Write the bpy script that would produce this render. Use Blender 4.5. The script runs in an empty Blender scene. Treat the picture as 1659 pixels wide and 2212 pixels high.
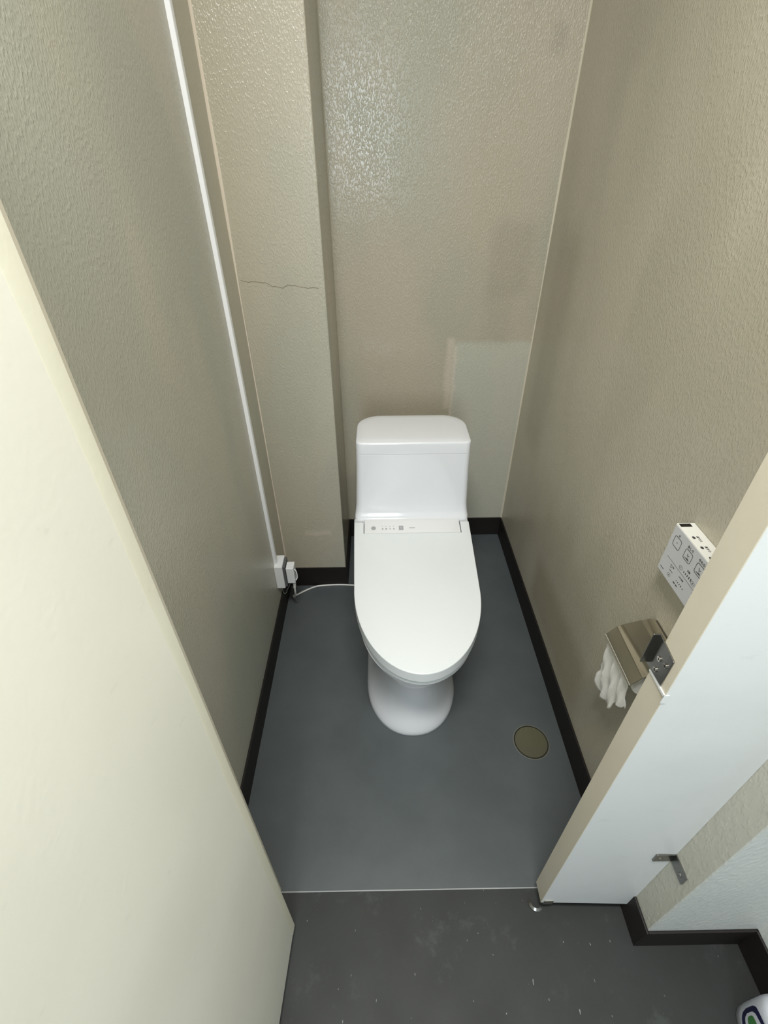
import bpy, bmesh, math, random
from mathutils import Vector, Matrix, Euler
S = bpy.context.scene
C = S.collection
random.seed(7)

# ------------------------------------------------------------------ camera
F_PX, PITCH, YAW, ROLL = 1040.983, 0.643634, 0.0083941, -0.0080142
cam_d = bpy.data.cameras.new('camera'); cam = bpy.data.objects.new('camera', cam_d); C.objects.link(cam)
cam_d.sensor_fit = 'VERTICAL'; cam_d.sensor_height = 36.0
cam_d.lens = 36.0 * F_PX / 2212.0
cam_d.clip_start = 0.02
fwd = Vector((math.sin(YAW)*math.cos(PITCH), math.cos(YAW)*math.cos(PITCH), -math.sin(PITCH)))
rt = Vector((math.cos(YAW), -math.sin(YAW), 0)); up = rt.cross(fwd)
r2 = rt*math.cos(ROLL) + up*math.sin(ROLL); u2 = -rt*math.sin(ROLL) + up*math.cos(ROLL)
M = Matrix((r2, u2, -fwd)).transposed().to_4x4(); M.translation = Vector((0, 0, 1.5))
cam.matrix_world = M
S.camera = cam

# ------------------------------------------------------------------ light and exposure
S.view_settings.view_transform = 'Standard'; S.view_settings.look = 'None'
S.view_settings.gamma = 1.0; S.view_settings.use_curve_mapping = False
S.view_settings.exposure = 0.08
w = bpy.data.worlds.new('world'); S.world = w; w.use_nodes = True
w.node_tree.nodes['Background'].inputs[0].default_value = (0.75, 0.88, 1.0, 1)
w.node_tree.nodes['Background'].inputs[1].default_value = 1.0
def area(name, loc, target, sx, sy, power, col, spread=180):
    d = bpy.data.lights.new(name, 'AREA'); d.shape = 'RECTANGLE'; d.size = sx; d.size_y = sy
    d.energy = power; d.color = col; d.spread = math.radians(spread)
    o = bpy.data.objects.new(name, d); C.objects.link(o); o.location = loc
    o.rotation_euler = (Vector(target)-Vector(loc)).to_track_quat('-Z', 'Y').to_euler(); return o
area('daylight_through_window', (-0.13, -1.93, 1.68), (-0.10, 1.0, 1.4), 0.46, 1.05, 23, (0.82, 0.92, 1.0))
area('ceiling_lamp_light', (-0.02, 0.03, 2.55), (-0.02, 0.03, 0), 0.6, 0.22, 38, (1.0, 0.985, 0.95))

# ------------------------------------------------------------------ material helpers
def srgb(r, g, b):
    f = lambda c: ((c/255+0.055)/1.055)**2.4 if c/255 > 0.04045 else c/255/12.92
    return (f(r), f(g), f(b), 1)
def base(name):
    m = bpy.data.materials.new(name); m.use_nodes = True
    return m, m.node_tree, m.node_tree.nodes['Principled BSDF']
def N(nt, t, **k):
    n = nt.nodes.new(t)
    for a, b in k.items(): setattr(n, a, b)
    return n
def plain(name, col, rough=0.4, metal=0.0, spec=0.5, coat=0.0, bump=0.0, bscale=200):
    m, nt, b = base(name)
    b.inputs['Base Color'].default_value = col; b.inputs['Roughness'].default_value = rough
    b.inputs['Metallic'].default_value = metal; b.inputs['Specular IOR Level'].default_value = spec
    b.inputs['Coat Weight'].default_value = coat
    tc = N(nt, 'ShaderNodeTexCoord')
    no = N(nt, 'ShaderNodeTexNoise'); no.inputs['Scale'].default_value = bscale
    nt.links.new(tc.outputs['Object'], no.inputs['Vector'])
    bu = N(nt, 'ShaderNodeBump'); bu.inputs['Strength'].default_value = bump; bu.inputs['Distance'].default_value = 0.001
    nt.links.new(no.outputs['Fac'], bu.inputs['Height']); nt.links.new(bu.outputs[0], b.inputs['Normal'])
    return m
def ramp(nt, val, a, b_):
    r = N(nt, 'ShaderNodeMapRange', interpolation_type='SMOOTHSTEP')
    r.inputs['From Min'].default_value = a; r.inputs['From Max'].default_value = b_
    nt.links.new(val, r.inputs['Value']); return r.outputs['Result']
def mul(nt, a, b_, op='MULTIPLY'):
    r = N(nt, 'ShaderNodeMath', operation=op)
    for i, v in enumerate((a, b_)):
        if isinstance(v, (int, float)): r.inputs[i].default_value = v
        else: nt.links.new(v, r.inputs[i])
    return r.outputs[0]
def mix(nt, fac, a, b_):
    r = N(nt, 'ShaderNodeMix', data_type='RGBA')
    if isinstance(fac, (int, float)): r.inputs[0].default_value = fac
    else: nt.links.new(fac, r.inputs[0])
    for i, v in ((6, a), (7, b_)):
        if isinstance(v, tuple): r.inputs[i].default_value = v
        else: nt.links.new(v, r.inputs[i])
    return r.outputs[2]
def noise(nt, vec, scale, detail=3, rough=0.5):
    no = N(nt, 'ShaderNodeTexNoise'); no.inputs['Scale'].default_value = scale
    no.inputs['Detail'].default_value = detail; no.inputs['Roughness'].default_value = rough
    nt.links.new(vec, no.inputs['Vector']); return no.outputs['Fac']
def mapping(nt, vec, sc=(1, 1, 1), loc=(0, 0, 0)):
    mp = N(nt, 'ShaderNodeMapping'); mp.inputs['Scale'].default_value = sc; mp.inputs['Location'].default_value = loc
    nt.links.new(vec, mp.inputs['Vector']); return mp.outputs[0]
def spot(nt, sep, axes, c, r, soft, wob=None):
    """soft rectangular stain: axes e.g. 'XZ', centre c, half sizes r"""
    out = None
    for a, cc, rr in zip(axes, c, r):
        v = mul(nt, mul(nt, sep.outputs[a], cc, 'SUBTRACT'), 0, 'ADD')
        if wob is not None: v = mul(nt, v, wob, 'ADD')
        v = mul(nt, v, 0, 'ABSOLUTE') if False else N_abs(nt, v)
        m = ramp(nt, v, rr+soft, rr-soft)
        out = m if out is None else mul(nt, out, m)
    return out
def N_abs(nt, v):
    r = N(nt, 'ShaderNodeMath', operation='ABSOLUTE'); nt.links.new(v, r.inputs[0]); return r.outputs[0]

WALL_A = srgb(176, 168, 149); WALL_B = srgb(166, 164, 147); WALL_C = srgb(182, 173, 155)
def wall_paint(name, a=WALL_A, b_=WALL_B, c=WALL_C, rough=0.2, bump=0.5, stains=(), peel=270, spec=0.5, dirt=0.3):
    """old emulsion over orange peel texture, mottled repaint, stains = (axes, centre, half, soft, colour, strength)"""
    m, nt, bs = base(name)
    tc = N(nt, 'ShaderNodeTexCoord'); v = tc.outputs['Object']
    sep = N(nt, 'ShaderNodeSeparateXYZ'); nt.links.new(v, sep.inputs[0])
    n1 = noise(nt, mapping(nt, v, (1, 1, 0.45)), 3.2, 3)
    n2 = noise(nt, mapping(nt, v, (1, 1, 0.6), (4, 2, 7)), 1.7, 2)
    col = mix(nt, ramp(nt, n1, 0.38, 0.62), a, b_)
    col = mix(nt, mul(nt, ramp(nt, n2, 0.5, 0.68), 0.6), col, c)
    wob = mul(nt, mul(nt, noise(nt, v, 14, 3), 0.5, 'SUBTRACT'), 0.025)
    for axes, cc, rr, soft, scol, st in stains:
        s = spot(nt, sep, axes, cc, rr, soft, wob)
        col = mix(nt, mul(nt, s, st), col, scol)
    if dirt:
        d = mul(nt, ramp(nt, noise(nt, mapping(nt, v, (1, 1, 0.4)), 38, 4, 0.65), 0.66, 0.78), dirt)
        z0 = ramp(nt, sep.outputs['Z'], 0.75, 0.15)
        col = mix(nt, mul(nt, d, z0), col, srgb(92, 86, 68))
    nt.links.new(col, bs.inputs['Base Color'])
    bs.inputs['Roughness'].default_value = rough; bs.inputs['Specular IOR Level'].default_value = spec
    vb = mapping(nt, v, (1, 1, 0.5))
    h1 = noise(nt, vb, peel, 2, 0.5); h2 = noise(nt, vb, peel*0.28, 2)
    h = mul(nt, ramp(nt, h1, 0.42, 0.68), mul(nt, h2, 0.25), 'ADD')
    bu = N(nt, 'ShaderNodeBump'); bu.inputs['Strength'].default_value = bump; bu.inputs['Distance'].default_value = 0.0012
    nt.links.new(h, bu.inputs['Height']); nt.links.new(bu.outputs[0], bs.inputs['Normal'])
    return m
def floor_vinyl(name, a, b_, rough, specks=0.0):
    m, nt, bs = base(name)
    v = N(nt, 'ShaderNodeTexCoord').outputs['Object']
    col = mix(nt, ramp(nt, noise(nt, v, 5, 5, 0.6), 0.35, 0.65), a, b_)
    if specks:
        col = mix(nt, mul(nt, ramp(nt, noise(nt, mapping(nt, v, (3, 0.7, 1)), 60, 2), 0.735, 0.76), specks), col, srgb(170, 170, 165))
        col = mix(nt, mul(nt, ramp(nt, noise(nt, mapping(nt, v, (1, 1, 1), (3, 9, 0)), 11, 6, 0.7), 0.56, 0.70), 0.2), col, srgb(92, 98, 94))
        col = mix(nt, mul(nt, ramp(nt, noise(nt, mapping(nt, v, (1, 1, 1), (1, 5, 0)), 16, 5, 0.7), 0.58, 0.7), 0.5), col, srgb(48, 47, 42))
    nt.links.new(col, bs.inputs['Base Color'])
    nt.links.new(mul(nt, mul(nt, noise(nt, v, 9, 4), 0.16), rough-0.08, 'ADD'), bs.inputs['Roughness'])
    bu = N(nt, 'ShaderNodeBump'); bu.inputs['Strength'].default_value = 0.08; bu.inputs['Distance'].default_value = 0.001
    nt.links.new(noise(nt, v, 400, 2), bu.inputs['Height']); nt.links.new(bu.outputs[0], bs.inputs['Normal'])
    return m
PALE = srgb(190, 191, 178); GREY = srgb(158, 152, 134); PINK = srgb(206, 194, 178)
M_back = wall_paint('beige_paint_back', stains=[  # shared wall beige, darkened in the colour to offset bright light here
    ('XZ', (0.44, 0.45), (0.155, 0.475), 0.012, PALE, 0.65),
    ('XZ', (0.268, 0.80), (0.014, 0.14), 0.011, PINK, 0.6),
    ('XZ', (0.288, 0.74), (0.006, 0.17), 0.005, srgb(204, 195, 180), 0.6),
    ('XZ', (0.45, 1.20), (0.07, 0.11), 0.03, GREY, 0.5),
    ('XZ', (0.43, 1.02), (0.05, 0.10), 0.03, GREY, 0.3),
    ('XZ', (0.50, 1.74), (0.02, 0.03), 0.015, GREY, 0.5)])
M_left = wall_paint('beige_paint_left', srgb(184, 180, 164), srgb(174, 174, 160), srgb(189, 183, 168), rough=0.24, bump=0.32)  # same wall beige, lightened: missing light on the side wall put into the colour
M_right = wall_paint('beige_paint_right', srgb(194, 188, 170), srgb(185, 180, 162), srgb(200, 193, 177), rough=0.24, bump=0.38, stains=[  # same wall beige at its lightest, its lit look put into the colour
    ('YZ', (1.62, 0.95), (0.10, 0.35), 0.06, GREY, 0.45),
    ('YZ', (1.05, 0.22), (0.25, 0.10), 0.05, srgb(150, 140, 110), 0.5)])
M_col = wall_paint('beige_paint_column', srgb(181, 175, 157), srgb(172, 170, 155), WALL_C, stains=[
    ('XZ', (-0.25, 0.29), (0.05, 0.012), 0.008, PINK, 0.5)])
M_out = wall_paint('cream_paint_outer', srgb(183, 181, 169), srgb(178, 178, 167), srgb(190, 187, 174), rough=0.5, bump=0.4, peel=110)
M_outB = wall_paint('pale_paint_outer', srgb(206, 209, 206), srgb(198, 203, 200), srgb(212, 213, 208), rough=0.5, bump=0.35, peel=110)
M_ceil = plain('ceiling_white', srgb(225, 224, 216), 0.8)
M_base = plain('black_brown_vinyl_skirting', srgb(20, 14, 12), 0.6, bump=0.2, bscale=60)
M_floor_in = floor_vinyl('grey_vinyl_new', srgb(83, 89, 91), srgb(77, 83, 85), 0.42)
M_floor_out = floor_vinyl('grey_vinyl_old', srgb(40, 43, 42), srgb(36, 38, 37), 0.6, 0.9)
M_seam = plain('seam_sealant', srgb(158, 160, 160), 0.4)
M_caulk = plain('pale_caulk', srgb(212, 204, 184), 0.5, bump=0.3, bscale=60)
M_caulk2 = plain('pink_beige_caulk', srgb(218, 207, 190), 0.5, bump=0.4, bscale=40)
M_ceramic = plain('white_glazed_ceramic', srgb(222, 224, 227), 0.12, coat=0.3)
M_plastic = plain('white_toilet_plastic', srgb(222, 226, 226), 0.3)
M_unit = plain('white_unit_plastic', srgb(224, 225, 224), 0.32)
M_grey = plain('mid_grey_print', srgb(160, 161, 163), 0.5)
M_gap = plain('hinge_grey', srgb(196, 198, 200), 0.6)
M_dark = plain('dark_print', srgb(58, 60, 62), 0.6)
M_black = plain('black_plastic', srgb(14, 12, 12), 0.3)
M_chrome = plain('polished_steel', srgb(205, 200, 190), 0.12, metal=1.0)
M_steel = plain('satin_steel', srgb(140, 139, 136), 0.28, metal=1.0, bump=0.15, bscale=90)
M_paper = plain('toilet_tissue', srgb(244, 243, 240), 0.9, bump=0.5, bscale=350)
M_pvc = plain('white_pvc', srgb(236, 238, 240), 0.35)
M_pvc2 = plain('grey_pvc', srgb(96, 97, 100), 0.5)
M_cable = plain('white_cable', srgb(222, 222, 218), 0.4)
M_earth = plain('grey_green_wire', srgb(118, 128, 122), 0.5)
M_drain = wall_paint('old_brass_drain', srgb(92, 90, 68), srgb(84, 82, 64), srgb(98, 94, 74), rough=0.5, bump=0.15, peel=300, dirt=0)
M_bottle = plain('white_bottle_plastic', srgb(205, 208, 216), 0.35)
M_navy = plain('navy_label', srgb(16, 18, 62), 0.35)
M_green = plain('green_label', srgb(60, 120, 62), 0.4)
M_glass = plain('frosted_glass', (0.9, 0.95, 1, 1), 0.3); M_glass.node_tree.nodes['Principled BSDF'].inputs['Transmission Weight'].default_value = 1.0

def panel_paint(name, a, b_, smears=()):
    m, nt, bs = base(name)
    tc = N(nt, 'ShaderNodeTexCoord'); v = tc.outputs['Object']
    sep = N(nt, 'ShaderNodeSeparateXYZ'); nt.links.new(v, sep.inputs[0])
    col = mix(nt, ramp(nt, noise(nt, v, 4, 4), 0.35, 0.65), a, b_)
    col = mix(nt, mul(nt, ramp(nt, noise(nt, mapping(nt, v, (1, 1, 1.6), (2, 3, 3)), 26, 4, 0.6), 0.64, 0.76), 0.14), col, srgb(175, 174, 166))
    wob = mul(nt, mul(nt, noise(nt, v, 30, 3), 0.5, 'SUBTRACT'), 0.03)
    for axes, cc, rr, soft, scol, st in smears:
        col = mix(nt, mul(nt, spot(nt, sep, axes, cc, rr, soft, wob), st), col, scol)
    nt.links.new(col, bs.inputs['Base Color']); bs.inputs['Roughness'].default_value = 0.38
    bu = N(nt, 'ShaderNodeBump'); bu.inputs['Strength'].default_value = 0.10; bu.inputs['Distance'].default_value = 0.001
    nt.links.new(noise(nt, v, 140, 2), bu.inputs['Height']); nt.links.new(bu.outputs[0], bs.inputs['Normal'])
    return m
M_door = panel_paint('cream_door_paint', srgb(246, 243, 230), srgb(241, 238, 225))
M_panel = panel_paint('white_panel_paint', srgb(218, 221, 221), srgb(211, 214, 214))
M_edge = panel_paint('beige_edge_paint', srgb(212, 205, 187), srgb(205, 197, 179))

# ------------------------------------------------------------------ mesh helpers
def obj(name, bm, mats, parent=None, smooth=False, bevel=0.0, seg=2, angle=35):
    me = bpy.data.meshes.new(name)
    bmesh.ops.recalc_face_normals(bm, faces=bm.faces)
    bm.to_mesh(me); bm.free()
    for m in (mats if isinstance(mats, (list, tuple)) else [mats]): me.materials.append(m)
    o = bpy.data.objects.new(name, me); C.objects.link(o)
    if parent: o.parent = parent
    if bevel:
        b = o.modifiers.new('bevel', 'BEVEL'); b.width = bevel; b.segments = seg; b.limit_method = 'ANGLE'; b.angle_limit = math.radians(angle)
    if smooth:
        for p in me.polygons: p.use_smooth = True
        me.set_sharp_from_angle(angle=math.radians(smooth if smooth is not True else 40))
    return o
def box(bm, x0, x1, y0, y1, z0, z1, mi=0):
    v = [bm.verts.new((x, y, z)) for z in (z0, z1) for y in (y0, y1) for x in (x0, x1)]
    fs = [(0, 1, 3, 2), (4, 5, 7, 6), (0, 1, 5, 4), (2, 3, 7, 6), (0, 2, 6, 4), (1, 3, 7, 5)]
    out = [bm.faces.new([v[i] for i in f]) for f in fs]
    for f in out: f.material_index = mi
    return out
def boxes(*bs):
    bm = bmesh.new()
    for b in bs: box(bm, *b)
    return bm
def prism(bm, pts, d, frame, mi=0):
    """pts 2D outline, depth d along frame normal; frame=(origin,U,V)"""
    o, U, V = [Vector(a) for a in frame]; Nn = U.cross(V)
    a = [bm.verts.new(o+U*p[0]+V*p[1]) for p in pts]; b = [bm.verts.new(o+U*p[0]+V*p[1]+Nn*d) for p in pts]
    n = len(pts); fs = [bm.faces.new(a[::-1]), bm.faces.new(b)]
    for i in range(n): fs.append(bm.faces.new((a[i], a[(i+1) % n], b[(i+1) % n], b[i])))
    for f in fs: f.material_index = mi
def rrect2(w, h, r, n=5, cx=0, cy=0):
    out = []
    for sx, sy, a0 in ((1, 1, 0), (-1, 1, 90), (-1, -1, 180), (1, -1, 270)):
        for i in range(n+1):
            a = math.radians(a0+90*i/n); out.append((cx+sx*(w/2-r)+r*math.cos(a), cy+sy*(h/2-r)+r*math.sin(a)))
    return out
def disc2(r, n=24, cx=0, cy=0, ry=None):
    return [(cx+r*math.cos(2*math.pi*i/n), cy+(ry or r)*math.sin(2*math.pi*i/n)) for i in range(n)]
def ringframe(bm, outer, inner, d, frame, mi=0):
    o, U, V = [Vector(a) for a in frame]; Nn = U.cross(V); n = len(outer)
    P = lambda p, k: bm.verts.new(o+U*p[0]+V*p[1]+Nn*k)
    A = [P(p, 0) for p in outer]; B = [P(p, d) for p in outer]; Cc = [P(p, d) for p in inner]; D = [P(p, 0) for p in inner]
    for i in range(n):
        j = (i+1) % n
        for q in ((A[i], A[j], B[j], B[i]), (B[i], B[j], Cc[j], Cc[i]), (Cc[i], Cc[j], D[j], D[i])):
            bm.faces.new(q).material_index = mi
def loft(rings, cap0=True, cap1=True):
    bm = bmesh.new(); R = [[bm.verts.new(p) for p in r] for r in rings]
    n = len(R[0])
    for a, b in zip(R, R[1:]):
        for i in range(n): bm.faces.new((a[i], a[(i+1) % n], b[(i+1) % n], b[i]))
    if cap0: bm.faces.new(R[0][::-1])
    if cap1: bm.faces.new(R[-1])
    return bm
def tube(bm, pts, r, n=10, mi=0, closed=False):
    pts = [Vector(p) for p in pts]; rings = []
    side = None
    for i, p in enumerate(pts):
        t = (pts[min(i+1, len(pts)-1)]-pts[max(i-1, 0)]).normalized()
        if side is None: side = t.orthogonal().normalized()
        side = (side - t*side.dot(t)).normalized(); b = t.cross(side)
        rr = r[i] if isinstance(r, (list, tuple)) else r
        rings.append([bm.verts.new(p+(side*math.cos(2*math.pi*k/n)+b*math.sin(2*math.pi*k/n))*rr) for k in range(n)])
    for a, b in zip(rings, rings[1:]):
        for i in range(n): bm.faces.new((a[i], a[(i+1) % n], b[(i+1) % n], b[i])).material_index = mi
    bm.faces.new(rings[0][::-1]).material_index = mi; bm.faces.new(rings[-1]).material_index = mi
def spline(pts, k=8):
    P = [Vector(p) for p in pts]; P = [P[0]*2-P[1]]+P+[P[-1]*2-P[-2]]; out = []
    for i in range(1, len(P)-2):
        for j in range(k):
            t = j/k; a, b, c, d = P[i-1:i+3]
            out.append(0.5*((2*b)+(c-a)*t+(2*a-5*b+4*c-d)*t*t+(3*b-a-3*c+d)*t**3))
    return out+[P[-2]]
def thing(name, label, cat, loc=(0, 0, 0), group=None):
    o = bpy.data.objects.new(name, None); C.objects.link(o); o.location = loc; o.empty_display_size = 0.05
    o['label'] = label; o['category'] = cat
    if group: o['group'] = group
    return o
def adopt(root, *obs):
    """children built in world coordinates: keep them there below a root at its own place"""
    for o in obs:
        o.parent = root
        o.matrix_parent_inverse = Matrix.Translation(-Vector(root.location))
def struct(name, bm, m, **k):
    o = obj(name, bm, m, **k); o['kind'] = 'structure'; return o
def text_mesh(bm, txt, size, frame, mi=0, depth=0.0003, bold=0.0):
    cu = bpy.data.curves.new('t', 'FONT'); cu.body = txt; cu.size = size; cu.extrude = depth; cu.offset = bold or size*.018
    cu.align_x = 'CENTER'; cu.align_y = 'CENTER'; cu.resolution_u = 3
    to = bpy.data.objects.new('t', cu); C.objects.link(to)
    bpy.context.view_layer.update()
    me = bpy.data.meshes.new_from_object(to.evaluated_get(bpy.context.evaluated_depsgraph_get()))
    o, U, V = [Vector(a) for a in frame]; Nn = U.cross(V)
    mat = Matrix((U, V, Nn)).transposed().to_4x4(); mat.translation = o; me.transform(mat)
    k = len(bm.faces); bm.from_mesh(me); bm.faces.ensure_lookup_table()
    for f in bm.faces[k:]: f.material_index = mi
    bpy.data.objects.remove(to); bpy.data.meshes.remove(me)

# ------------------------------------------------------------------ the room
XL, XR, YB, YC, H = -0.396, 0.573, 1.81, 1.482, 2.6
CX = -0.150                              # column's right side
XO, YJ, XC, YW, XF = 0.586, 0.292, 0.832, -1.80, -1.35
struct('floor', boxes((XF-.1, 0.95, YW-.1, YB+.1, -0.1, 0.0)), M_floor_out)
struct('floor_stall', boxes((XL, XR+.005, 0.402, YB, -0.001, 0.002)), M_floor_in)
struct('trim_1', boxes((XL, XR, 0.4000, 0.4023, 0, 0.0024)), M_seam)
struct('ceiling', boxes((XF-.1, 0.95, YW-.1, YB+.1, H, H+.1)), M_ceil)
struct('wall_back', boxes((XL-.1, XR+.1, YB, YB+.1, 0, H)), M_back)
struct('wall_left', boxes((XL-.1, XL, 0.41, YB, 0, H)), M_left)
struct('wall_right', boxes((XR, XR+.08, 0.41, YB, 0, H)), M_right)
struct('wall_column', boxes((XL, CX, YC, YB, 0, H)), M_col, bevel=0.004, seg=2)
struct('wall_right_outer', boxes((XO, XO+.075, YJ+.003, 0.41, 0, H)), M_out)
struct('wall_jog', boxes((XO+.0008, 0.95, YJ, YJ+.003, 0, H), (XO+.075, 0.95, YJ+.003, 0.41, 0, H)), M_outB)
struct('wall_side', boxes((XC, 0.95, YW, YJ, 0, H)), M_outB)
struct('wall_left_front', boxes((XF, XL-.1, 0.41, 0.51, 0, H)), M_out)
struct('wall_left_outer', boxes((XF-.1, XF, YW, 0.51, 0, H)), M_out)
WZ0, WZ1 = 1.08, 2.2
WINS = ((-0.44, 0.18),)
struct('wall_front', boxes((XF, WINS[0][0], YW-.1, YW, 0, H), (WINS[0][1], 0.95, YW-.1, YW, 0, H),
    *[b for a, c in WINS for b in ((a, c, YW-.1, YW, 0, WZ0), (a, c, YW-.1, YW, WZ1, H))]), M_outB)
for k, (a, c) in enumerate(WINS):
    struct('window_%d' % (k+1), boxes((a, c, YW-.08, YW-.04, WZ0, WZ0+.04), (a, c, YW-.08, YW-.04, WZ1-.04, WZ1), (a, a+.04, YW-.08, YW-.04, WZ0, WZ1), (c-.04, c, YW-.08, YW-.04, WZ0, WZ1)), M_steel)
# skirting
BT, BH = 0.006, 0.102
struct('baseboard_back', boxes((CX, XR, YB-BT, YB, 0, BH)), M_base)
struct('baseboard_column', boxes((XL, CX+BT, YC-BT, YC, 0, BH), (CX, CX+BT, YC, YB, 0, BH)), M_base)
struct('baseboard_left', boxes((XL, XL+BT, 0.41, YC, 0, BH)), M_base)
struct('baseboard_right', boxes((XR-BT, XR, 0.41, YB, 0, BH)), M_base)
struct('baseboard_outer', boxes((XO-BT, XO, YJ-BT, 0.41, 0, BH), (XO, XC, YJ-BT, YJ, 0, BH), (XC-BT, XC, YW, YJ, 0, BH)), M_base, bevel=0.002)
# corner caulk beads
def bead(name, x, y, sx, sy, w_, m):
    bm = bmesh.new(); rings = []
    pts = []
    for k in range(60):
        z = BH + (H-BH)*k/59
        ww = w_*(0.55+0.5*max(0, min(1, (z-.9)/.6)) if w_ > .005 else 1)*(0.8+0.35*math.sin(z*7.3)*math.sin(z*3.1+1)+0.1*random.random())
        rings.append([bm.verts.new((x, y, z)), bm.verts.new((x+sx*ww, y, z)), bm.verts.new((x+sx*ww*.45, y+sy*ww*.45, z)), bm.verts.new((x, y+sy*ww, z))])
    for a, b in zip(rings, rings[1:]):
        for i in range(4): bm.faces.new((a[i], a[(i+1) % 4], b[(i+1) % 4], b[i]))
    bm.faces.new(rings[0]); bm.faces.new(rings[-1])
    return struct(name, bm, m)
bead('trim_2', XL, YC, 1, -1, 0.0062, M_caulk2)
bead('trim_3', XR, YB, -1, -1, 0.005, M_caulk)
bead('trim_4', CX, YB, 1, -1, 0.004, M_col)
# thin crack in the column plaster
bm = bmesh.new()
cp = [(-0.386, 1.211), (-0.365, 1.204), (-0.345, 1.207), (-0.315, 1.202), (-0.30, 1.194), (-0.271, 1.189), (-0.255, 1.196), (-0.225, 1.193), (-0.20, 1.188), (-0.16, 1.188)]
pp = []
for i in range(len(cp)-1):
    for k in range(5):
        t = k/5; pp.append((cp[i][0]*(1-t)+cp[i+1][0]*t, YC-0.0002, cp[i][1]*(1-t)+cp[i+1][1]*t+random.uniform(-.0012, .0012)))
tube(bm, pp, 0.0006, 5)
ck = struct('trim_5', bm, plain('plaster_crack', srgb(120, 106, 88), 0.8))

# ceiling lamp (source of the warm light)
lamp = thing('ceiling_lamp', 'wide white ceiling lamp above the space in front of the stall', 'lamp', (-0.02, 0.03, H))
adopt(lamp, obj('lamp_housing', boxes((-0.38, 0.34, -0.12, 0.18, H-.035, H)), M_pvc, bevel=.004))

# ------------------------------------------------------------------ partition, door
PX0, PX1, PY0, PY1, PZ0, PZ1 = 0.375, XO-.0005, 0.360, 0.401, 0.046, 1.95
pan = thing('partition_panel', 'white toilet partition panel with beige edge, right of the doorway', 'partition', (0.47, 0.38, PZ0))
bm = bmesh.new(); fs = box(bm, PX0, PX1, PY0, PY1, PZ0, PZ1)
for v in bm.verts:
    if v.co.x > 0.5: v.co.y -= 0.006
for f in bm.faces:
    cc = f.calc_center_median()
    if abs(cc.x-PX0) < 1e-4: f.material_index = 1
# pale front, beige edge
bp = obj('panel_board', bm, [M_panel, M_edge])
adopt(pan, bp)
# edge strip, own mesh
bm = bmesh.new(); box(bm, PX0-.0015, PX0, PY0, PY1, PZ0, PZ1)
es = obj('edge_strip', bm, M_edge); es['label'] = 'beige painted edge strip'
adopt(pan, es)

lw = thing('partition_panel', 'narrow cream partition strip behind the open door, left of the doorway', 'partition', (-0.31, 0.385, PZ0))
adopt(lw, obj('panel_board', boxes((XL+.001, -0.260, 0.362, 0.401, 0.03, PZ1)), M_edge, bevel=0.0015))

door = thing('toilet_door', 'tall cream stall door swung open towards the viewer at the left', 'door', (-0.22, 0.332, 0.03))
DT, DL = 0.038, 0.60
ang = math.atan2(0.010, 0.164)        # slight overswing
bm = bmesh.new()
U = Vector((-math.sin(ang), -math.cos(ang), 0)); Pn = Vector((-math.cos(ang), math.sin(ang), 0))
O = Vector((-0.2175, 0.332, 0.03))
def dv(u, n, z): return O+U*u+Pn*n+Vector((0, 0, z))
def dbox(bm, u0, u1, n0, n1, z0, z1):
    v = [bm.verts.new(dv(u, n, z)) for z in (z0, z1) for n in (n0, n1) for u in (u0, u1)]
    for f in ((0, 1, 3, 2), (4, 5, 7, 6), (0, 1, 5, 4), (2, 3, 7, 6), (0, 2, 6, 4), (1, 3, 7, 5)): bm.faces.new([v[i] for i in f])
dbox(bm, 0, DL, 0, DT, 0, 1.9)
adopt(door, obj('door_leaf', bm, M_door, bevel=0.003, seg=2))
# brushed-on paint band along the hinge edge with a wavering border
bm = bmesh.new(); A = []
for k in range(121):
    z = 1.9*k/120
    wv = 0.020+0.0022*math.sin(z*5)+0.0012*math.sin(z*17+1)+random.uniform(-.0004, .0004)
    A.append([bm.verts.new(dv(0.002, -0.0001, z)), bm.verts.new(dv(0.002, -0.0004, z)), bm.verts.new(dv(wv-.002, -0.0004, z)), bm.verts.new(dv(wv, 0.0001, z))])
for a, b in zip(A, A[1:]):
    for i in range(3): bm.faces.new((a[i], a[i+1], b[i+1], b[i]))
eb = obj('edge_paint_band', bm, panel_paint('door_band_paint', srgb(233, 229, 210), srgb(229, 225, 205)), smooth=True)
adopt(door, eb)

# latch keeper on the panel edge
kp = thing('latch_keeper', 'steel latch keeper with three screws on the partition edge', 'latch', (0.374, 0.385, 0.95))
bm = bmesh.new()
xk = PX0-.0015
prism(bm, [(-(0.372), 0.9235), (-0.372, 0.975), (-0.413, 0.981), (-0.413, 0.921)][::-1], 0.0022, ((xk, 0, 0), (0, -1, 0), (0, 0, 1)))
adopt(kp, obj('keeper_plate', bm, M_steel, bevel=0.0006))
bm = bmesh.new(); box(bm, 0.3625, xk, 0.4115, 0.4135, 0.921, 0.981)
adopt(kp, obj('catch_flange', bm, M_steel, bevel=0.0008))
bm = bmesh.new(); box(bm, xk-.0018, xk, PY0-.0008, PY1, 0.9165, 0.9205); box(bm, xk-.0018, xk+.0055, PY0-.0012, PY0-.0002, 0.903, 0.9205)
tb = obj('front_tab', bm, M_panel); tb['label'] = 'white painted front tab'; adopt(kp, tb)
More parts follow.
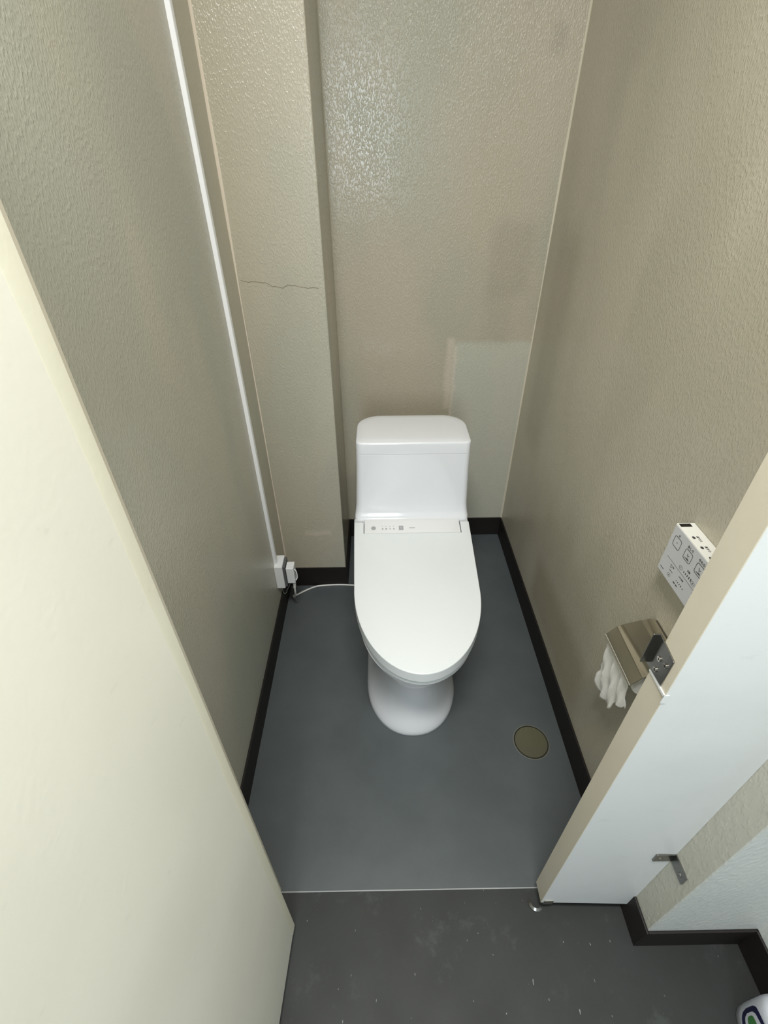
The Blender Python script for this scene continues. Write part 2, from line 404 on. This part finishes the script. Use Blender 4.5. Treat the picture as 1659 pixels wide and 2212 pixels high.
for (yy, zz) in ((0.394, 0.952), (0.380, 0.956), (0.392, 0.932)):
    bm = bmesh.new(); fr = ((xk-.0020, yy, zz), (0, -1, 0), (0, 0, 1))
    prism(bm, disc2(0.0036, 16), 0.0016, fr); prism(bm, [(-.0026, -.0004), (.0026, -.0004), (.0026, .0004), (-.0026, .0004)], 0.0019, fr, 1); prism(bm, [(-.0004, -.0026), (.0004, -.0026), (.0004, .0026), (-.0004, .0026)], 0.0019, fr, 1)
    adopt(kp, obj('screw', bm, [M_chrome, M_black], smooth=30))

# L bracket between panel and side wall
lb = thing('angle_bracket', 'small steel angle bracket joining the white panel and the side wall', 'bracket', (0.575, 0.355, 0.33))
def slot_plate(bm, w_, h_, r, hole, frame, d):
    o = rrect2(w_, h_, r); i = rrect2(hole[2], hole[3], hole[4], cx=hole[0], cy=hole[1]); ringframe(bm, o, i, d, frame)
bm = bmesh.new()
xw = XO
def lplate(bm, frame, d, w_, h_, hc):
    o = rrect2(w_, h_, 0.003); i = rrect2(0.009, 0.0075, 0.0035, cx=hc)
    ringframe(bm, o, i, d, frame)
    o_, U_, V_ = [Vector(a) for a in frame]
lplate(bm, ((xw-.0205, PY0-.0055, 0.350), (1, 0, 0), (0, 0, 1)), 0.0026, 0.041, 0.032, -0.009)
adopt(lb, obj('bracket_arm', bm, M_steel))
bm = bmesh.new()
lplate(bm, ((xw, PY0-.0265, 0.350), (0, -1, 0), (0, 0, 1)), 0.0026, 0.043, 0.032, 0.009)
adopt(lb, obj('bracket_arm', bm, M_steel))
for (p, U_) in (((xw-.0295, PY0-.0055, 0.350), (1, 0, 0)), ((xw-.0004, PY0-.0355, 0.350), (0, -1, 0))):
    bm = bmesh.new(); prism(bm, disc2(0.0034, 16), 0.0022, (p, U_, (0, 0, 1))); adopt(lb, obj('screw', bm, M_chrome, smooth=30))

# foot clip below the panel's free corner
ft = thing('panel_foot', 'small steel foot clip under the free corner of the white panel', 'bracket', (0.376, 0.372, 0.0))
bm = bmesh.new()
oc = [(0.372+0.019*math.cos(a), 0.371+0.019*math.sin(a)) for a in [math.radians(170+i*10) for i in range(15)]]
ic = [(0.372+0.0135*math.cos(a), 0.371+0.0135*math.sin(a)) for a in [math.radians(170+i*10) for i in range(15)]]
R = []
for (ox, oy), (ix, iy) in zip(oc, ic):
    R.append([bm.verts.new((ox, oy, 0.0)), bm.verts.new((ox, oy, 0.006)), bm.verts.new((ix, iy, 0.010)), bm.verts.new((ix, iy, 0.0))])
for a, b in zip(R, R[1:]):
    for i in range(4): bm.faces.new((a[i], a[(i+1) % 4], b[(i+1) % 4], b[i]))
bm.faces.new(R[0]); bm.faces.new(R[-1][::-1])
adopt(ft, obj('foot_ring', bm, M_steel, smooth=50))
adopt(ft, obj('clip_tab', boxes((0.379, 0.402, PY0-.0022, PY0-.0001, 0.040, 0.062)), M_chrome, bevel=0.0006))
adopt(ft, obj('stem', boxes((0.380, 0.386, 0.366, 0.372, 0.004, PZ0)), M_steel, bevel=0.0008))

# ------------------------------------------------------------------ toilet
TX = 0.103
toi = thing('toilet', 'white one-piece toilet with its lid closed', 'toilet', (TX, 1.15, 0))
def lidz(y): return 0.45+(y-0.72)*0.0909
def egg(hw, yf, yb, yc, z, nb=3.2, cx=TX, n=96, nf=2.0, zf=None):
    out = []
    for i in range(n):
        t = 2*math.pi*i/n; c, s = math.cos(t), math.sin(t)
        e = nb if s > 0 else nf
        x = hw*math.copysign(abs(c)**(2/e), c); L = (yb-yc) if s > 0 else (yc-yf)
        y = yc+L*math.copysign(abs(s)**(2/e), s)
        out.append((cx+x, y, zf(y)+z if zf else z))
    return out
# pedestal and bowl
secs = [(0.0, .148, .804, 1.40, 1.00), (0.005, .1505, .801, 1.402, 1.00), (0.016, .1500, .802, 1.402, 1.00), (0.028, .1470, .805, 1.402, 1.00), (0.045, .1400, .812, 1.402, 1.01), (0.075, .129, .822, 1.405, 1.02),
        (0.12, .119, .831, 1.41, 1.03), (0.17, .113, .834, 1.42, 1.03), (0.22, .114, .828, 1.43, 1.03), (0.27, .124, .812, 1.44, 1.03), (0.305, .138, .792, 1.45, 1.02), (0.335, .153, .768, 1.46, 1.01), (0.358, .164, .750, 1.47, 1.0),
        (0.372, .170, .741, 1.47, 1.0), (0.384, .173, .737, 1.47, 1.0)]
rings = [egg(hw, yf, yb, yc, z, nb=4.5, cx=TX-0.007*(1-z/0.4), nf=2.15) for z, hw, yf, yb, yc in secs]
rings.append(egg(.171, .739, 1.468, 1.0, 0.388, nb=4.5)); 
adopt(toi, obj('bowl', loft(rings), M_ceramic, smooth=60))
# washlet under-body (full width behind the seat)
bm = bmesh.new()
adopt(toi, obj('washlet_body', loft([[(x, y, z+(lidz(y)-.47)*0) for x, y, z in
    [(TX+px, 1.255+py, zz) for px, py in rrect2(2*hw, 0.15, 0.02, 6)]] for zz, hw in ((0.402, .176), (0.425, .182), (0.468, .187), (0.474, .184))]), M_unit, smooth=50))
# seat ring
def lid_outline(hw, yf, n=56, hb=None):
    """half widths taper from the hinge (hb) to the tip"""
    yc = 1.0
    pts = []
    for i in range(n+1):
        t = math.pi*i/n; pts.append((-hw*math.cos(t), yc-(yc-yf)*math.sin(t)))
    return pts
st = lid_outline(.1815, .7235)+[(.187, 1.20), (-.187, 1.20)]
r0 = [[(TX+x*k, y0, lidz(y0)+dz) for x, y in st for y0 in [1.0+(y-1.0)*k]] for k, dz in ((.955, -.0605), (.970, -.0602), (.985, -.0585), (.991, -.0555), (.992, -.053), (.992, -.0385), (.991, -.0370), (.985, -.0355))]
adopt(toi, obj('seat', loft(r0), M_plastic, smooth=50))
# lid
lo = [(x*1.0, y) for x, y in lid_outline(.184, .7205)]
side_r = [(.1855, 1.04), (.188, 1.12), (.1905, 1.20), (.1925, 1.275)]
lo = lo+side_r+[(.1630, 1.275), (.1620, 1.2225), (-.1600, 1.2225), (-.1610, 1.275)]+[(-x, y) for x, y in side_r[::-1]]
def lid_ring(off, dz):
    n = len(lo); out = []
    for i, (x, y) in enumerate(lo):
        a, b = lo[i-1], lo[(i+1) % n]
        d1 = Vector((x-a[0], y-a[1])).normalized(); d2 = Vector((b[0]-x, b[1]-y)).normalized()
        n1 = Vector((-d1.y, d1.x)); n2 = Vector((-d2.y, d2.x)); m = (n1+n2)
        m = m/max(m.length_squared/2, 0.5)
        # outline runs left -> tip -> right: inward is to the left
        yy = y+m.y*off
        out.append((TX+x+m.x*off, yy, lidz(yy)+dz))
    return out
lr = [lid_ring(.006, -.0345), lid_ring(.001, -.0340), lid_ring(0, -.0328), lid_ring(0, -.0316), lid_ring(0, -.0036), lid_ring(0, -.0022), lid_ring(.0004, -.0010), lid_ring(.0012, -.0003), lid_ring(.0022, 0)]
adopt(toi, obj('lid', loft(lr), M_plastic, smooth=42))
# control unit in the notch
un = lambda y: lidz(y)
cu_out = [(-.1582, 1.2243), (.1602, 1.2243), (.1602, 1.305), (-.1582, 1.305)]
rr_ = []
for off, dz in ((0, -.045), (0, -.004), (.0012, -.0012), (.003, -.0004)):
    sgn = [(1, 1), (-1, 1), (-1, -1), (1, -1)]
    rr_.append([(TX+x+s[0]*off, y+s[1]*off, lidz(y)+dz) for (x, y), s in zip(cu_out, sgn)])
cu = obj('control_unit', loft(rr_), M_unit, smooth=30); adopt(toi, cu)
# hinge caps at both ends behind the lid arms
for s in (-1, 1):
    adopt(toi, obj('hinge_cap', boxes((TX+s*.178-.015, TX+s*.178+.013, 1.277, 1.300, .45, lidz(1.28)-.004)), M_gap, bevel=.002))
# marks on the control unit
sl = 0.0909
def uframe(x, y): return ((x, y, lidz(y)-.0003), (1, 0, 0), (0, 1/math.sqrt(1+sl*sl), sl/math.sqrt(1+sl*sl)))
def cu_xy(px, py):    # position along the unit measured on it (0..1, 0..1)
    return TX-.158+.318*px, 1.2245+0.062*py
bm = bmesh.new()
x, y = cu_xy(.095, .36); prism(bm, disc2(.0078, 28, ry=.0085), .0006, uframe(x, y))
x, y = cu_xy(.383, .36); prism(bm, rrect2(.0150, .0200, .0006), .0006, uframe(x, y)); ringframe(bm, disc2(.0040, 20), disc2(.0030, 20), .0009, uframe(x, y), 1); prism(bm, disc2(.0012, 12), .0009, uframe(x, y), 1)
for px, w_ in ((.19, .0055), (.228, .006), (.268, .004), (.307, .005)):
    x, y = cu_xy(px, .30); prism(bm, disc2(w_/2, 14, ry=w_/2*1.1), .0006, uframe(x, y))
    x, y = cu_xy(px-.003, .50); prism(bm, rrect2(.0022, .0030, .0004), .0006, uframe(x, y))
x, y = cu_xy(.497, .36)
for k in range(6): prism(bm, rrect2(.0024, .0036, .0003, cx=-.0085+k*.0034), .0006, uframe(x, y))
bt = obj('button_marks', bm, [M_grey, plain('pale_grey_print', srgb(196, 197, 198), 0.5)]); bt['label'] = 'grey printed buttons and marks'
bt.parent = cu; bt.matrix_parent_inverse = Matrix.Translation(-Vector(toi.location))@Matrix.Identity(4)
bt.matrix_parent_inverse = Matrix.Identity(4)
# tank
def rrect(hw, yf, yb, rf, rb, z, n=8, cx=TX+.0015):
    out = []
    for (sx, yy, sy, r, a0) in ((1, yb, 1, rb, 0), (-1, yb, 1, rb, 90), (-1, yf, -1, rf, 180), (1, yf, -1, rf, 270)):
        for i in range(n+1):
            a = math.radians(a0+90*i/n); out.append((cx+sx*(hw-r)+r*math.cos(a), yy-sy*r+r*math.sin(a), z))
    return out
tk = [rrect(.190, 1.285, 1.50, .02, .06, .40), rrect(.192, 1.287, 1.50, .02, .06, .490), rrect(.1925, 1.289, 1.50, .02, .06, .500), rrect(.192, 1.293, 1.502, .02, .06, .506),
      rrect(.1905, 1.299, 1.503, .02, .06, .514), rrect(.189, 1.304, 1.504, .02, .062, .527), rrect(.187, 1.307, 1.505, .02, .065, .550), rrect(.185, 1.3085, 1.505, .02, .07, .600),
      rrect(.1815, 1.3095, 1.506, .02, .075, .68), rrect(.180, 1.310, 1.506, .02, .075, .7395), rrect(.1785, 1.3115, 1.505, .019, .075, .7405)]
adopt(toi, obj('tank', loft(tk), M_ceramic, smooth=50))
tl = [rrect(.1782, 1.3115, 1.505, .019, .075, .7405), rrect(.1800, 1.3098, 1.506, .02, .075, .7418), rrect(.1795, 1.310, 1.506, .02, .076, .774), rrect(.1790, 1.3105, 1.5055, .02, .076, .7775),
      rrect(.1775, 1.312, 1.504, .02, .076, .7802), rrect(.174, 1.3155, 1.5005, .02, .074, .7815), rrect(.150, 1.335, 1.48, .02, .06, .7835)]
adopt(toi, obj('tank_lid', loft(tl), M_ceramic, smooth=50))
# small fixing cap low on the pedestal front
bm = bmesh.new(); bmesh.ops.create_uvsphere(bm, u_segments=16, v_segments=10, radius=.0065, matrix=Matrix.Translation((TX-.007, .8075, .022)) @ Matrix.Diagonal((1, .7, .8, 1)))
adopt(toi, obj('bolt_cap', bm, M_plastic, smooth=True))

# ------------------------------------------------------------------ floor drain
dr = thing('floor_drain', 'round tarnished brass drain cover set in the grey stall floor', 'drain', (0.4655, 0.776, 0.002))
dc = (0.0, 0.0)
bm = bmesh.new(); D0 = Vector((0.4655, 0.776, 0.0020))
ringframe(bm, disc2(.0565, 48), disc2(.0535, 48), .0006, (D0, (1, 0, 0), (0, 1, 0)))
adopt(dr, obj('drain_rim', bm, plain('drain_rim_metal', srgb(104, 106, 98), 0.4), smooth=30))
bm = bmesh.new(); ringframe(bm, disc2(.0535, 48), disc2(.0498, 48), .0004, (D0, (1, 0, 0), (0, 1, 0)))
adopt(dr, obj('drain_gap', bm, plain('drain_gap_dark', srgb(26, 25, 17), 0.8)))
bm = bmesh.new(); prism(bm, disc2(.0498, 48), .0008, (D0, (1, 0, 0), (0, 1, 0)))
adopt(dr, obj('drain_cover', bm, M_drain))

# ------------------------------------------------------------------ remote on the right wall
RX = 0.540
rm = thing('toilet_remote', 'white wall remote with square wash buttons above the paper holder', 'remote', (0.556, 0.58, 0.845))
RY0, RY1, RZ0, RZ1 = 0.462, 0.684, 0.845, 0.953
adopt(rm, obj('remote_body', boxes((RX, XR-.0005, RY0, RY1, RZ0, RZ1)), plain('remote_white', srgb(240, 240, 234), 0.4), bevel=0.0008, seg=2))
fp = obj('face_plate', boxes((RX-.0006, RX, RY0+.0015, RY1-.0015, RZ0+.0015, RZ1-.0022)), plain('remote_face_grey', srgb(206, 208, 212), 0.4)); fp['label'] = 'pale grey face plate'
adopt(rm, fp)
def rf(y, z, x=RX-.0006): return ((x, y, z), (0, -1, 0), (0, 0, 1))
for (y, z, txt) in ((.6615, .9245, '止'), (.6245, .9252, 'おしり'), (.5875, .9258, 'やわらか')):
    bm = bmesh.new(); ringframe(bm, rrect2(.0225, .0215, .0042), rrect2(.0209, .0199, .0036), .0004, rf(y, z))
    if txt == '止': prism(bm, disc2(.0011, 12), .0004, rf(y, z))
    else:
        # seated figure over a jet
        tube(bm, [(RX-.0008, y+.0022, z+.0042), (RX-.0008, y+.0012, z+.001), (RX-.0008, y-.0012, z+.0004), (RX-.0008, y-.0036, z+.0018)], .0005, 6)
        tube(bm, [(RX-.0008, y+.0001, z-.0006), (RX-.0008, y-.0002, z-.0022)], .00035, 6)
        prism(bm, rrect2(.013, .0008, .0002, cy=-.0066), .0004, rf(y, z))
        prism(bm, rrect2(.006, .0010, .0002, cx=.002, cy=-.0048), .0004, rf(y, z))
    adopt(rm, obj('wash_button', bm, M_dark))
def mark(name, build):
    bm = bmesh.new(); build(bm); adopt(rm, obj(name, bm, M_dark))
for y, z, t, sz in ((.6625, .9395, '止', .0052), (.6250, .9405, 'おしり', .0062), (.5865, .9412, 'やわらか', .0062), (.6065, .9040, '水勢', .0046),
                    (.6470, .8795, 'パワー脱臭', .0026), (.6500, .8755, '入/切', .0022), (.6160, .8785, 'ノズル位置', .0032), (.6225, .8580, '便座 · 温水', .0030)):
    mark('printed_caption', lambda bm: text_mesh(bm, t, sz, rf(y, z)))
mark('divider_line', lambda bm: prism(bm, rrect2(.092, .0004, .0001), .0003, rf(.624, .8868)))
def f(bm):
    ringframe(bm, disc2(.0050, 20, ry=.0038), disc2(.0046, 20, ry=.0034), .0003, rf(.6275, .8952)); prism(bm, rrect2(.0026, .0008, .0001), .0003, rf(.6275, .8952))
mark('minus_button', f)
def f(bm):
    for k in range(5): prism(bm, rrect2(.0019, .0028+.0007*k, .0003), .0003, rf(.6165-.0055*k, .8948+.00035*k))
mark('strength_scale', f)
def f(bm):
    ringframe(bm, disc2(.0054, 20, ry=.0038), disc2(.0050, 20, ry=.0034), .0003, rf(.5872, .8948)); prism(bm, disc2(.0012, 10), .0003, rf(.5872, .8948))
mark('plus_button', f)
mark('printed_bar', lambda bm: prism(bm, rrect2(.0110, .0012, .0002), .0003, rf(.671, .8560)))
mark('printed_bar', lambda bm: prism(bm, rrect2(.0110, .0009, .0002), .0003, rf(.6455, .8695)))
def f(bm):
    ringframe(bm, disc2(.0048, 20, ry=.0036), disc2(.0045, 20, ry=.0033), .0003, rf(.6470, .8595)); prism(bm, disc2(.0011, 10), .0003, rf(.6470, .8590))
mark('round_button', f)
def f(bm):
    for k in range(4): prism(bm, rrect2(.0016, .0020+.0006*k, .0003), .0003, rf(.6235-.0052*k, .8662+.0003*k))
    prism(bm, disc2(.0012, 10), .0003, rf(.6018, .8662))
mark('position_scale', f)
mark('indicator_dot', lambda bm: prism(bm, disc2(.0010, 10), .0003, rf(.5790, .8800)))
def tf(x, y): return ((x, y, RZ1), (0, -1, 0), (1, 0, 0))   # top face, read from inside the stall
def tf2(x, y): 
    return ((x, y, RZ1+.0001), (0, -1, 0), (1, 0, 0))
bm = bmesh.new(); box(bm, RX+.002, RX+.0225, .6725, .6815, RZ1-.004, RZ1+.0005)
adopt(rm, obj('infrared_window', bm, M_black))
for yy, t in ((.640, '流す大'), (.613, '流す小'), (.586, 'eco')):
    mark('flush_button', lambda bm: (prism(bm, disc2(.0036, 16, ry=.0026), .0003, tf2(.5485, yy+.002)), text_mesh(bm, t, .0052, tf2(.5560, yy-.002), depth=.0002)))

# ------------------------------------------------------------------ paper holder
ph = thing('paper_holder', 'chrome toilet paper holder on the stall wall below the remote', 'paper holder', (XR, 0.60, 0.66))
prof = [(.5725, .712), (.566, .7165), (.559, .7175), (.540, .712), (.515, .7035), (.500, .697), (.4965, .6938), (.4935, .6925), (.4905, .688), (.4845, .6795), (.4795, .672), (.4775, .668), (.4775, .6655)]
def cover(y0, y1, th):
    bm = bmesh.new(); k = len(prof); pr = []
    for i, (x, z) in enumerate(prof):
        a = prof[max(i-1, 0)]; b = prof[min(i+1, k-1)]; d = Vector((b[0]-a[0], b[1]-a[1])).normalized(); nrm = Vector((-d.y, d.x))
        if nrm.y > 0: nrm = -nrm
        pr.append((x+nrm.x*th, z+nrm.y*th))
    R = [[bm.verts.new((x, y, z)) for x, z in prof]+[bm.verts.new((x, y, z)) for x, z in pr[::-1]] for y in (y0, y1)]
    n = len(R[0])
    for i in range(n): bm.faces.new((R[0][i], R[0][(i+1) % n], R[1][(i+1) % n], R[1][i]))
    for r in R:
        for i in range(k-1): bm.faces.new((r[i], r[i+1], r[n-2-i], r[n-1-i]))
    return bm
adopt(ph, obj('cover', cover(.538, .662, .0014), M_chrome, smooth=30))
bm = bmesh.new(); tube(bm, [(.4778, .539, .6655), (.4778, .661, .6655)], .0026, 12)
adopt(ph, obj('cutter_edge', bm, M_chrome, smooth=True))
bm = bmesh.new(); box(bm, XR-.003, XR-.0002, .540, .660, .62, .715)
adopt(ph, obj('back_plate', bm, M_steel, bevel=.001))
for yy in (.5425, .6555):
    bm = bmesh.new(); prism(bm, [(.571, .712), (.571, .630), (.556, .622), (.530, .628), (.512, .650), (.505, .690)], .002, ((0, yy+.002, 0), (1, 0, 0), (0, 0, 1)))
    adopt(ph, obj('side_arm', bm, M_steel, bevel=.0006))
roll = thing('toilet_roll', 'white toilet roll in the chrome holder with a torn hanging sheet', 'toilet paper', (.527, .60, .645))
bm = bmesh.new()
rg = []
for yy in (.547, .549, .651, .653):
    r = .036 if yy in (.549, .651) else .035
    rg.append([(.527+r*math.cos(a), yy, .655+r*math.sin(a)) for a in [2*math.pi*i/40 for i in range(40)]])
adopt(roll, obj('roll', loft(rg), M_paper, smooth=50))
# hanging torn sheet: creased, with a ragged end
bm = bmesh.new(); NU, NV = 36, 30
Lb = [(.661, .667), (.661, .640), (.662, .596), (.667, .555), (.661, .545), (.668, .520), (.669, .496), (.660, .474)]
Rb = [(.549, .667), (.552, .645), (.554, .625), (.554, .600), (.551, .585), (.548, .570)]
Bt = [(.660, .474), (.645, .478), (.625, .483), (.605, .492), (.593, .498), (.586, .508), (.584, .531), (.577, .548), (.570, .562), (.560, .558), (.555, .562), (.552, .572), (.548, .570)]
def along(P, t):
    P = [Vector(p) for p in P]; L = [(b-a).length for a, b in zip(P, P[1:])]; d = t*sum(L)
    for a, b, l in zip(P, P[1:], L):
        if d <= l or b is P[-1]: return a.lerp(b, min(1, d/l))
        d -= l
G = []
for j in range(NV+1):
    row = []; v = j/NV
    for i in range(NU+1):
        u = i/NU
        top = Vector((.661-.112*u, .667)); bo = along(Bt, u); le = along(Lb, v); ri = along(Rb, v)
        p = top.lerp(bo, v)+le.lerp(ri, u)-(Vector(Lb[0]).lerp(Vector(Rb[0]), u).lerp(Vector(Lb[-1]).lerp(Vector(Rb[-1]), u), v))
        q = max(0.0, .667-p[1])
        x = .4875+.02*(q/.18)**1.5 + (.0045*math.sin(p[0]*170+q*26)+.0025*math.sin(p[0]*330-q*45))*min(1, q/.035)
        row.append(bm.verts.new((x, p[0], p[1])))
    G.append(row)
for j in range(NV):
    for i in range(NU): bm.faces.new((G[j][i], G[j][i+1], G[j+1][i+1], G[j+1][i]))
sh = obj('hanging_sheet', bm, M_paper, smooth=True)
sm = sh.modifiers.new('solid', 'SOLIDIFY'); sm.thickness = 0.0006
adopt(roll, sh)

# ------------------------------------------------------------------ cable raceway, outlet, plug
rc = thing('cable_raceway', 'thin white cable raceway running up the left wall', 'raceway', (XL, 1.32, .28))
bm = bmesh.new(); prism(bm, [(XL, 1.309), (XL+.0095, 1.3105), (XL+.0105, 1.312), (XL+.0105, 1.316), (XL+.0098, 1.3165), (XL+.0105, 1.317), (XL+.0105, 1.326), (XL+.0095, 1.3275), (XL, 1.329)], H-.281, ((0, 0, .280), (1, 0, 0), (0, 1, 0)))
adopt(rc, obj('raceway_channel', bm, M_pvc, bevel=.0004))
ob = thing('outlet_box', 'white surface outlet box low on the left wall at the raceway end', 'outlet', (XL, 1.33, .17))
adopt(ob, obj('box_shell', boxes((XL, XL+.031, 1.294, 1.362, .173, .2815)), M_pvc, bevel=.0025, seg=3))
o_ = obj('outlet_face', boxes((XL+.031, XL+.040, 1.298, 1.358, .178, .277)), M_pvc2, bevel=.0012); o_['label'] = 'dark grey outlet face'; adopt(ob, o_)
pl = thing('power_plug', 'white block plug pushed into the outlet with a cord to the toilet', 'plug', (-.34, 1.31, .2))
adopt(pl, obj('plug_body', boxes((-.3525, -.3235, 1.292, 1.332, .200, .276)), M_pvc, bevel=.003, seg=3))
adopt(pl, obj('plug_pins', boxes((-.3558, -.352, 1.300, 1.302, .225, .24), (-.3558, -.352, 1.316, 1.318, .225, .24)), M_steel))
bm = bmesh.new(); tube(bm, spline([(-.324, 1.305, .262), (-.3175, 1.305, .25), (-.3165, 1.305, .222), (-.322, 1.303, .208)], 5), .0022, 8)
adopt(pl, obj('lever', bm, M_pvc, smooth=True))
bm = bmesh.new(); tube(bm, spline([(-.331, 1.305, .206), (-.331, 1.304, .185), (-.3325, 1.303, .168)], 5), [.0062]*5+[.0056]*3+[.005]*3, 12)
adopt(pl, obj('strain_relief', bm, M_cable, smooth=True))
bm = bmesh.new(); tube(bm, spline([(-.3325, 1.303, .172), (-.335, 1.31, .13), (-.350, 1.345, .07), (-.368, 1.395, .020), (-.372, 1.412, .0075), (-.355, 1.420, .0065), (-.315, 1.448, .0065), (-.27, 1.468, .0065), (-.19, 1.474, .0065), (-.12, 1.47, .0065), (-.04, 1.462, .0065), (.02, 1.455, .012), (.03, 1.45, .06)], 8), .0036, 10)
adopt(pl, obj('power_cord', bm, M_cable, smooth=True))
bm = bmesh.new(); tube(bm, spline([(-.374, 1.30, .1728), (-.378, 1.30, .160), (-.3765, 1.298, .148), (-.3715, 1.296, .1435), (-.3655, 1.296, .148), (-.359, 1.298, .165), (-.349, 1.30, .184), (-.342, 1.302, .202)], 6), .0009, 6)
adopt(ob, obj('earth_wire', bm, M_earth, smooth=True))

# ------------------------------------------------------------------ cleaner bottle at the right foreground
bt_ = thing('cleaner_bottle', 'white cleaner bottle with navy and green label on the floor by the black skirting', 'bottle', (.785, .142, 0))
def brr(hw, hd, z, cx=.785, cy=.142, n=48, e=2.3):
    out = []
    for i in range(n):
        t = 2*math.pi*i/n; c, s = math.cos(t), math.sin(t)
        x = hw*math.copysign(abs(c)**(2/e), c); y = hd*math.copysign(abs(s)**(2/e), s)
        out.append((cx+x, cy+y, z))
    return out
adopt(bt_, obj('bottle_body', loft([brr(.035, .044, 0), brr(.039, .046, .004), brr(.040, .047, .03), brr(.040, .047, .100), brr(.038, .045, .116), brr(.036, .041, .128), brr(.030, .032, .136), brr(.018, .018, .139), brr(.016, .016, .150)]), M_bottle, smooth=50))
bm = bmesh.new()
bmesh.ops.create_cone(bm, cap_ends=True, segments=28, radius1=.019, radius2=.017, depth=.022, matrix=Matrix.Translation((.785, .142, .158)))
adopt(bt_, obj('bottle_cap', bm, M_pvc, bevel=.002, smooth=40))
def wrap(bm, z0, z1, a0, a1, off, n=16):
    R = []
    for i in range(n+1):
        a = math.radians(a0+(a1-a0)*i/n); c, s = math.cos(a), math.sin(a)
        k = math.sqrt(max(0, 1-((i/n)*2-1)**2)); zm = (z0+z1)/2; hz = (z1-z0)/2*(0.35+0.65*k)
        x = .785+(.040+off)*math.copysign(abs(c)**(2/2.3), c); y = .142+(.047+off)*math.copysign(abs(s)**(2/2.3), s)
        R.append([bm.verts.new((x, y, zm-hz)), bm.verts.new((x, y, zm+hz))])
    for a, b in zip(R, R[1:]): bm.faces.new((a[0], b[0], b[1], a[1]))
bm = bmesh.new(); wrap(bm, .025, .116, 140, 240, .0004)
l1 = obj('label_sticker', bm, M_navy, smooth=True); l1['label'] = 'navy blue label'; adopt(bt_, l1)
bm = bmesh.new(); wrap(bm, .038, .105, 153, 240, .0009)
l3 = obj('label_field', bm, M_bottle, smooth=True); l3['label'] = 'white field of the label'; adopt(bt_, l3)
bm = bmesh.new(); wrap(bm, .055, .088, 160, 192, .0014)
l2 = obj('label_leaf', bm, M_green, smooth=True); l2['label'] = 'green leaf mark'; adopt(bt_, l2)
